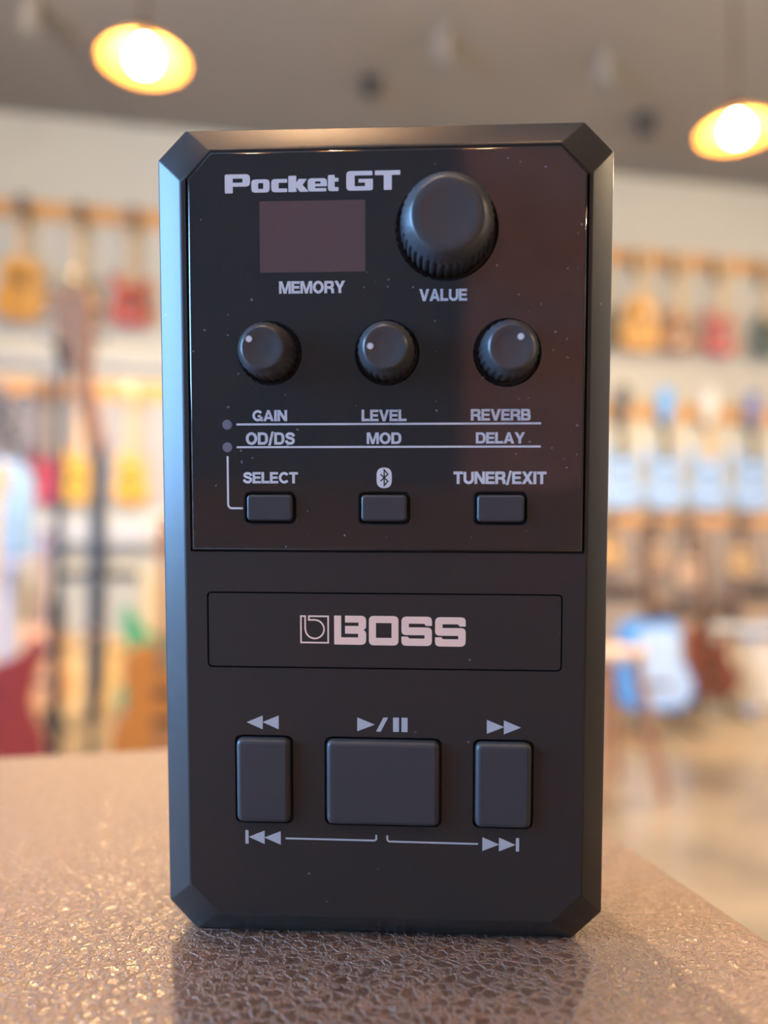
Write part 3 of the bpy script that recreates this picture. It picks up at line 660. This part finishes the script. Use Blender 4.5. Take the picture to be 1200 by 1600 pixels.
# white wall ledges
def ledge(u0, u1, z, d, hgt, label, m):
    t = thing('wall_shelf', label, 'shelf', room((u0+u1)/2, VB, z), TH)
    bm = B(); box(bm, (0, -d/2-.001, hgt/2), (u1-u0, d, hgt)); bevel(obj('board', bm, m, t), .006)
    for k in (-.42, 0, .42):
        bm = B(); box(bm, (k*(u1-u0), -d*.4-.001, -.06), (.03, d*.8, .12)); obj('bracket', bm, m, t)
    return t
M_white = mat('white_paint', (.46, .50, .58), .5)
# small natural ukuleles low on the wall, right side
UK = [(3.36, 1.04, 'tan ukulele low on the wall, nearest the device'), (3.80, 1.0, 'light brown ukulele low on the wall under the blue headed guitar'), (4.14, .86, 'pinkish tan ukulele hung lower than its neighbours'), (4.68, .95, 'tan ukulele low on the wall, rightmost in view')]
rail(1.36, 3.0, 5.8, [q[0] for q in UK], 'orange pine rail low on the wall behind the ukuleles', .10, hk=1.298)
for i, (u, z, lb) in enumerate(UK):
    guitar(lb, room(u, VB-.10, z-.10), TH, 'acoustic', (nat, (.62, .42, .28), (.66, .48, .36), (.66, .44, .22))[i], 'rosewood', h=(.26, .22, 1.31-(z-.10)-.26, .12), group='ukuleles on the low rail', cat='ukulele', name='ukulele')

# cabinets and amplifiers along the foot of the wall
def amp(u, v, z, wd, hg, dp, label, cloth, case, group='amplifiers along the wall'):
    t = thing('guitar_amplifier', label, 'amplifier', room(u, v, z), TH, group)
    bm = B(); box(bm, (0, 0, hg/2), (wd, dp, hg)); bevel(obj('cabinet', bm, case, t), .012, 3)
    bm = B(); box(bm, (0, -dp/2-.004, hg*.42), (wd-.06, .012, hg*.74)); obj('speaker_cloth', bm, cloth, t)
    bm = B(); box(bm, (0, -dp/2-.004, hg*.90), (wd-.06, .010, hg*.13)); pn = obj('control_strip', bm, MATS['black_steel'], t)
    for k in range(5):
        bm = B(); q = (k-2)*wd*.15; tube(bm, (q, -dp/2-.008, hg*.90), (q, -dp/2-.026, hg*.90), .012, n=12); obj('knob', bm, MATS['chrome'], pn)
    bm = B(); tube(bm, (-.08, 0, hg+.03), (.08, 0, hg+.03), .010); tube(bm, (-.08, 0, hg-.004), (-.08, 0, hg+.034), .008); tube(bm, (.08, 0, hg-.004), (.08, 0, hg+.034), .008); obj('handle', bm, MATS['black_steel'], t)
    return t
M_grey = mat('grey_tolex', (.44, .45, .44), .6); M_gcloth = mat('silver_cloth', (.36, .38, .38), .8, noise=.1, nscale=300)
M_brn = mat('brown_tolex', (.20, .14, .12), .6); M_bcl = mat('tan_cloth', (.36, .27, .2), .8, noise=.15, nscale=200)
M_blk = mat('black_tolex', (.025, .025, .03), .5)
M_pine = wood('yellow_pine', (.70, .47, .20), (.80, .58, .29), 5, .35, (1, 1, 5))
def platform(u0, u1, v0, v1, z, label):
    t = thing('display_platform', label, 'platform', room((u0+u1)/2, (v0+v1)/2, 0), TH)
    bm = B(); box(bm, (0, 0, z-.02), (u1-u0, v1-v0, .04)); bevel(obj('deck', bm, M_pine, t), .006)
    bm = B(); box(bm, (0, 0, (z-.04)/2), (u1-u0-.04, v1-v0-.06, z-.04)); obj('base', bm, M_pine, t)
platform(-3.0, -.1, 5.75, 6.6, .44, 'low yellow pine display platform along the left part of the guitar wall')
amp(-.86, 6.15, .44, .62, .50, .28, 'grey amplifier on the pine platform behind the black stands', M_gcloth, M_grey)
amp(-1.62, 6.15, .44, .50, .42, .26, 'tan fronted brown amplifier on the pine platform at the left', M_bcl, M_brn)
ledge(-2.6, -.2, 1.12, .16, .20, 'deep white shelf on the left wall part, under the yellow guitars', M_white)
ledge(-2.9, .3, 2.52, .10, .05, 'thin white shelf just above the second rail, left part', M_white)
for i, (u, hg, wd, lb) in enumerate([(3.25, .80, .5, 'brown amplifier stack by the wall, behind the blue guitar'), (3.95, .62, .62, 'low tan fronted amplifier by the wall under the ukuleles'), (4.75, .78, .66, 'tall brown amplifier by the wall behind the white drum')]):
    amp(u, 6.35, 0, wd, hg, .3, lb, M_bcl if i else mat('grey_brown_cloth', (.30, .26, .24), .8), M_brn)

# ------------------------------------------------------------------ floor things
def guitar_stand(loc, rz, label, tip=-.085):
    t = thing('guitar_stand', label, 'stand', loc, rz, 'black guitar stands')
    m = MATS['black_steel']
    bm = B(); tube(bm, (0, .10, .02), (0, .10, .62), .012); obj('post', bm, m, t)
    for a in (-.22, .22):
        bm = B(); tube(bm, (0, .10, .16), (a, -.14, .010), .010); obj('leg', bm, m, t)
    bm = B(); tube(bm, (0, .10, .16), (0, .34, .010), .010); obj('leg', bm, m, t)
    bm = B()
    for a in (-.09, .09): tube(bm, (0, .10, .13), (a, .035, .12), .009); tube(bm, (a, .04, .12), (a, tip, .115), .009); tube(bm, (a, tip, .11), (a, tip, .15), .009)
    obj('cradle', bm, m, t)
    return t
def on_stand(label, x, y, rz, style, col, slabel, **k):
    guitar_stand((x, y, 0), rz, slabel, -.085 if style != 'acoustic' else -.115)
    off = Matrix.Rotation(rz, 4, 'Z') @ Vector((0, -.045, .131 if style != 'acoustic' else .138))
    return guitar(label, (x+off.x, y+off.y, off.z), rz, style, col, lean=rad(-7), **k)
on_stand('glossy red electric guitar standing at the lower left edge', -1.545, 3.15, .25, 'double', (.24, .026, .02), 'black stand under the red guitar at the left edge', neckcol='maple', h=(.62, .44, .48, .18))
on_stand('orange tan guitar behind the red one at the left', -2.02, 4.75, .1, 'acoustic', (.70, .33, .10), 'black stand under the orange tan guitar', neckcol='mahogany', h=(.50, .38, .36, .18), name='acoustic_guitar')
on_stand('green electric guitar beside the left edge of the device', -1.20, 4.35, .3, 'double', (.05, .25, .13), 'black stand under the green guitar', neckcol='maple', headcol=(.85, .30, .05), h=(.62, .46, .30, .17))
on_stand('orange brown guitar half hidden by the left edge of the device', -.94, 3.45, .3, 'single', (.42, .15, .028), 'black stand under the orange brown guitar', neckcol='mahogany', h=(.54, .42, .36, .18))
on_stand('bright blue guitar with a pale window reflection painted on its top, right of the device', 1.55, 4.7, .15, 'acoustic', (.04, .30, .82), 'black stand under the blue guitar', face=(.50, .70, .98), neckcol='rosewood', h=(.52, .46, .36, .18), name='acoustic_guitar')
on_stand('dark red brown guitar behind the white drum', 2.06, 5.15, .0, 'single', (.16, .05, .035), 'black stand under the red brown guitar', neckcol='rosewood', h=(.46, .36, .40, .18))
on_stand('red electric guitar at the right edge of the shop floor', 2.13, 4.02, -.2, 'double', (.55, .02, .05), 'black stand under the red guitar at the right edge', neckcol='maple', h=(.46, .34, .42, .18))

def mic_stand(x, y, hgt, label):
    t = thing('microphone_stand', label, 'stand', (x, y, 0)); m = MATS['black_steel']
    bm = B(); lathe(bm, [(.14, 0), (.14, .012), (.12, .022), (.02, .03)], 32); obj('base', bm, m, t)
    bm = B(); tube(bm, (0, 0, .02), (0, 0, hgt*.55), .016); obj('lower_tube', bm, m, t)
    bm = B(); tube(bm, (0, 0, hgt*.5), (0, 0, hgt), .0125); obj('upper_tube', bm, m, t)
    bm = B(); tube(bm, (0, 0, hgt*.52), (0, 0, hgt*.58), .02); obj('clutch', bm, m, t)
    bm = B(); tube(bm, (0, 0, hgt), (0, -.02, hgt+.05), .014, .018); obj('clip', bm, m, t)
mic_stand(-.875, 2.15, 1.553, 'tall black round base microphone stand at the left')
def upright_bass():
    t = thing('electric_upright_bass', 'slim brown electric upright bass with a broad scroll, left of the device', 'bass', (-.945, 2.62, 0))
    bw = wood('bass_walnut', (.30, .115, .045), (.38, .16, .065), 14, .7); bk = MATS['black_neck'] if 'black_neck' in MATS else mat('black_neck', (.02, .02, .022), .35)
    def taper(name, m, pts, parent=None):
        bm = B(); rings = []
        for (x, y, z, w_, d_) in pts: rings.append([bm.verts.new((x+a*w_/2, y+b*d_/2, z)) for a, b in ((-1, -1), (1, -1), (1, 1), (-1, 1))])
        for a, b in zip(rings, rings[1:]):
            for i in range(4): bm.faces.new((a[i], a[(i+1) % 4], b[(i+1) % 4], b[i]))
        bm.faces.new(rings[0][::-1]); bm.faces.new(rings[-1]); bmesh.ops.recalc_face_normals(bm, faces=bm.faces)
        return bevel(obj(name, bm, m, parent or t), .006, 2)
    taper('body', mat('black_bass_body', (.03, .028, .028), .4), [(.0, 0, .48, .032, .04), (.01, 0, .60, .045, .05), (.01, 0, 1.02, .045, .05), (.005, 0, 1.40, .042, .05)])
    taper('neck', bw, [(.005, -.005, 1.36, .050, .05), (-.06, -.005, 1.66, .058, .045)])
    hs = taper('headstock', bw, [(-.06, -.005, 1.65, .075, .045), (-.075, -.01, 1.72, .115, .05), (-.085, -.01, 1.86, .13, .05), (-.095, -.02, 1.90, .12, .06)])
    for k in (-1, 1):
        for z in (1.74, 1.83):
            bm = B(); tube(bm, (-.08+k*.055, -.01, z), (-.08+k*.10, -.01, z), .008, n=10); box(bm, (-.08+k*.10, -.01, z), (.012, .03, .03)); obj('tuning_peg', bm, MATS['chrome'], hs)
    bm = B(); tube(bm, (0, 0, .02), (0, 0, .50), .011); obj('end_pin', bm, MATS['black_steel'], t)
    for a in range(3):
        bm = B(); tube(bm, (0, 0, .16), (.17*math.cos(a*2.094+.5), .17*math.sin(a*2.094+.5), .010), .009); obj('leg', bm, MATS['black_steel'], t)
    bm = B(); box(bm, (.01, -.05, .78), (.06, .03, .012)); obj('bridge', bm, bw, t)
upright_bass()

def stool():
    t = thing('wooden_stool', 'wooden stool with a pale round seat, half hidden by the right edge of the device', 'stool', (.97, 3.52, 0), .35)
    wm_ = wood('stool_wood', (.34, .15, .07), (.44, .21, .10), 12, .4); sw = wood('pale_seat_wood', (.66, .48, .35), (.74, .56, .42), 8, .35)
    bm = B(); lathe(bm, [(.16, .585), (.172, .592), (.175, .61), (.17, .622), (.15, .624), (.05, .618)], 40); smooth(obj('seat', bm, sw, t))
    legs = []
    for a in range(4):
        an = a*PI/2+PI/4; p0 = (.23*math.cos(an), .23*math.sin(an), 0); p1 = (.12*math.cos(an), .12*math.sin(an), .592)
        bm = B(); tube(bm, p0, p1, .023, .026); obj('leg', bm, wm_, t); legs.append((Vector(p0), Vector(p1)))
    for a in range(4):
        f = .35 if a % 2 else .45
        bm = B(); tube(bm, legs[a][0].lerp(legs[a][1], f), legs[(a+1) % 4][0].lerp(legs[(a+1) % 4][1], f), .010); obj('stretcher', bm, wm_, t)
stool()
def drum():
    t = thing('bass_drum', 'large white drum standing head up on the floor at the right edge', 'drum', (2.62, 5.62, 0))
    R_, H_ = .36, .52
    bm = B(); lathe(bm, [(R_-.01, .03), (R_, .03), (R_, H_-.03), (R_-.01, H_-.03)], 56); smooth(obj('shell', bm, mat('white_drum_wrap', (.70, .66, .60), .3, coat=.4), t))
    bm = B(); lathe(bm, [(R_-.005, H_-.03), (R_-.005, H_-.005), (.02, H_)], 56); smooth(obj('drum_head', bm, mat('drum_skin', (.62, .72, .88), .3), t))
    for z in (.0, H_-.035):
        bm = B(); lathe(bm, [(R_+.002, z), (R_+.022, z), (R_+.022, z+.045), (R_+.002, z+.045), (R_+.002, z)], 56, None, False, False); obj('hoop', bm, mat('silver_hoop', (.62, .64, .68), .22, .8), t)
    for k in range(8):
        a = k*PI/4; bm = B(); box(bm, ((R_+.012)*math.cos(a), (R_+.012)*math.sin(a), H_/2), (.024, .03, .12), a); tube(bm, ((R_+.02)*math.cos(a), (R_+.02)*math.sin(a), .04), ((R_+.02)*math.cos(a), (R_+.02)*math.sin(a), H_-.03), .005, n=8); obj('lug', bm, MATS['chrome'], t)
drum()
def plant():
    t = thing('potted_plant', 'grey leaved plant in a pale blue rounded pot at the left edge', 'plant', (-1.93, 3.95, 1.02))
    bm = B(); lathe(bm, [(.12, 0), (.17, .02), (.187, .14), (.187, .35), (.17, .43), (.135, .48), (.13, .47), (.12, .42)], 44); smooth(obj('pot', bm, mat('pale_blue_glaze', (.24, .44, .85), .25, coat=.3), t), 60)
    bm = B(); lathe(bm, [(.122, .40), (.122, .435)], 24); obj('soil', bm, mat('soil', (.05, .035, .025), .9), t)
    bm = B(); rnd = random.Random(3)
    for i in range(420):
        a = rnd.uniform(0, 2*PI); hgt = rnd.uniform(.46, .86); r = rnd.uniform(.0, .17) + max(0, (.72-hgt))*.38
        c = Vector((r*math.cos(a), r*math.sin(a), hgt)); L = rnd.uniform(.03, .06)
        M = Matrix.Translation(c) @ Matrix.Rotation(a, 4, 'Z') @ Matrix.Rotation(rnd.uniform(-.4, 1.3), 4, 'Y') @ Matrix.Rotation(rnd.uniform(-.5, .5), 4, 'X')
        pts = [(0, 0, 0), (L*.4, L*.35, .004), (L, 0, -.006), (L*.4, -L*.35, .004)]
        vs = [bm.verts.new(M @ Vector(p)) for p in pts]; bm.faces.new((vs[0], vs[1], vs[2])); bm.faces.new((vs[0], vs[2], vs[3]))
    fo = obj('foliage', bm, mat('grey_green_leaf', (.07, .08, .14), .5, noise=.5, nscale=25), t)
    sm = fo.modifiers.new('s', 'SOLIDIFY'); sm.thickness = .0012
    bm = B()
    for i in range(9):
        a = rnd.uniform(0, 2*PI); tube(bm, (.03*math.cos(a), .03*math.sin(a), .43), (.10*math.cos(a), .10*math.sin(a), rnd.uniform(.6, .8)), .005, .003, 8)
    obj('stems', bm, mat('plant_stem', (.14, .13, .09), .6), t)
    p = thing('pedestal', 'tall pale lavender white pedestal under the potted plant', 'pedestal', (-1.93, 3.95, 0), TH)
    pm = mat('pale_pedestal_paint', (.48, .48, .57), .5)
    bm = B(); box(bm, (0, 0, .99), (.36, .36, .06)); bevel(obj('top', bm, pm, p), .005)
    bm = B(); box(bm, (0, 0, .50), (.24, .24, .92)); bevel(obj('column', bm, pm, p), .005)
    bm = B(); box(bm, (0, 0, .02), (.34, .34, .04)); bevel(obj('base', bm, pm, p), .005)
plant()
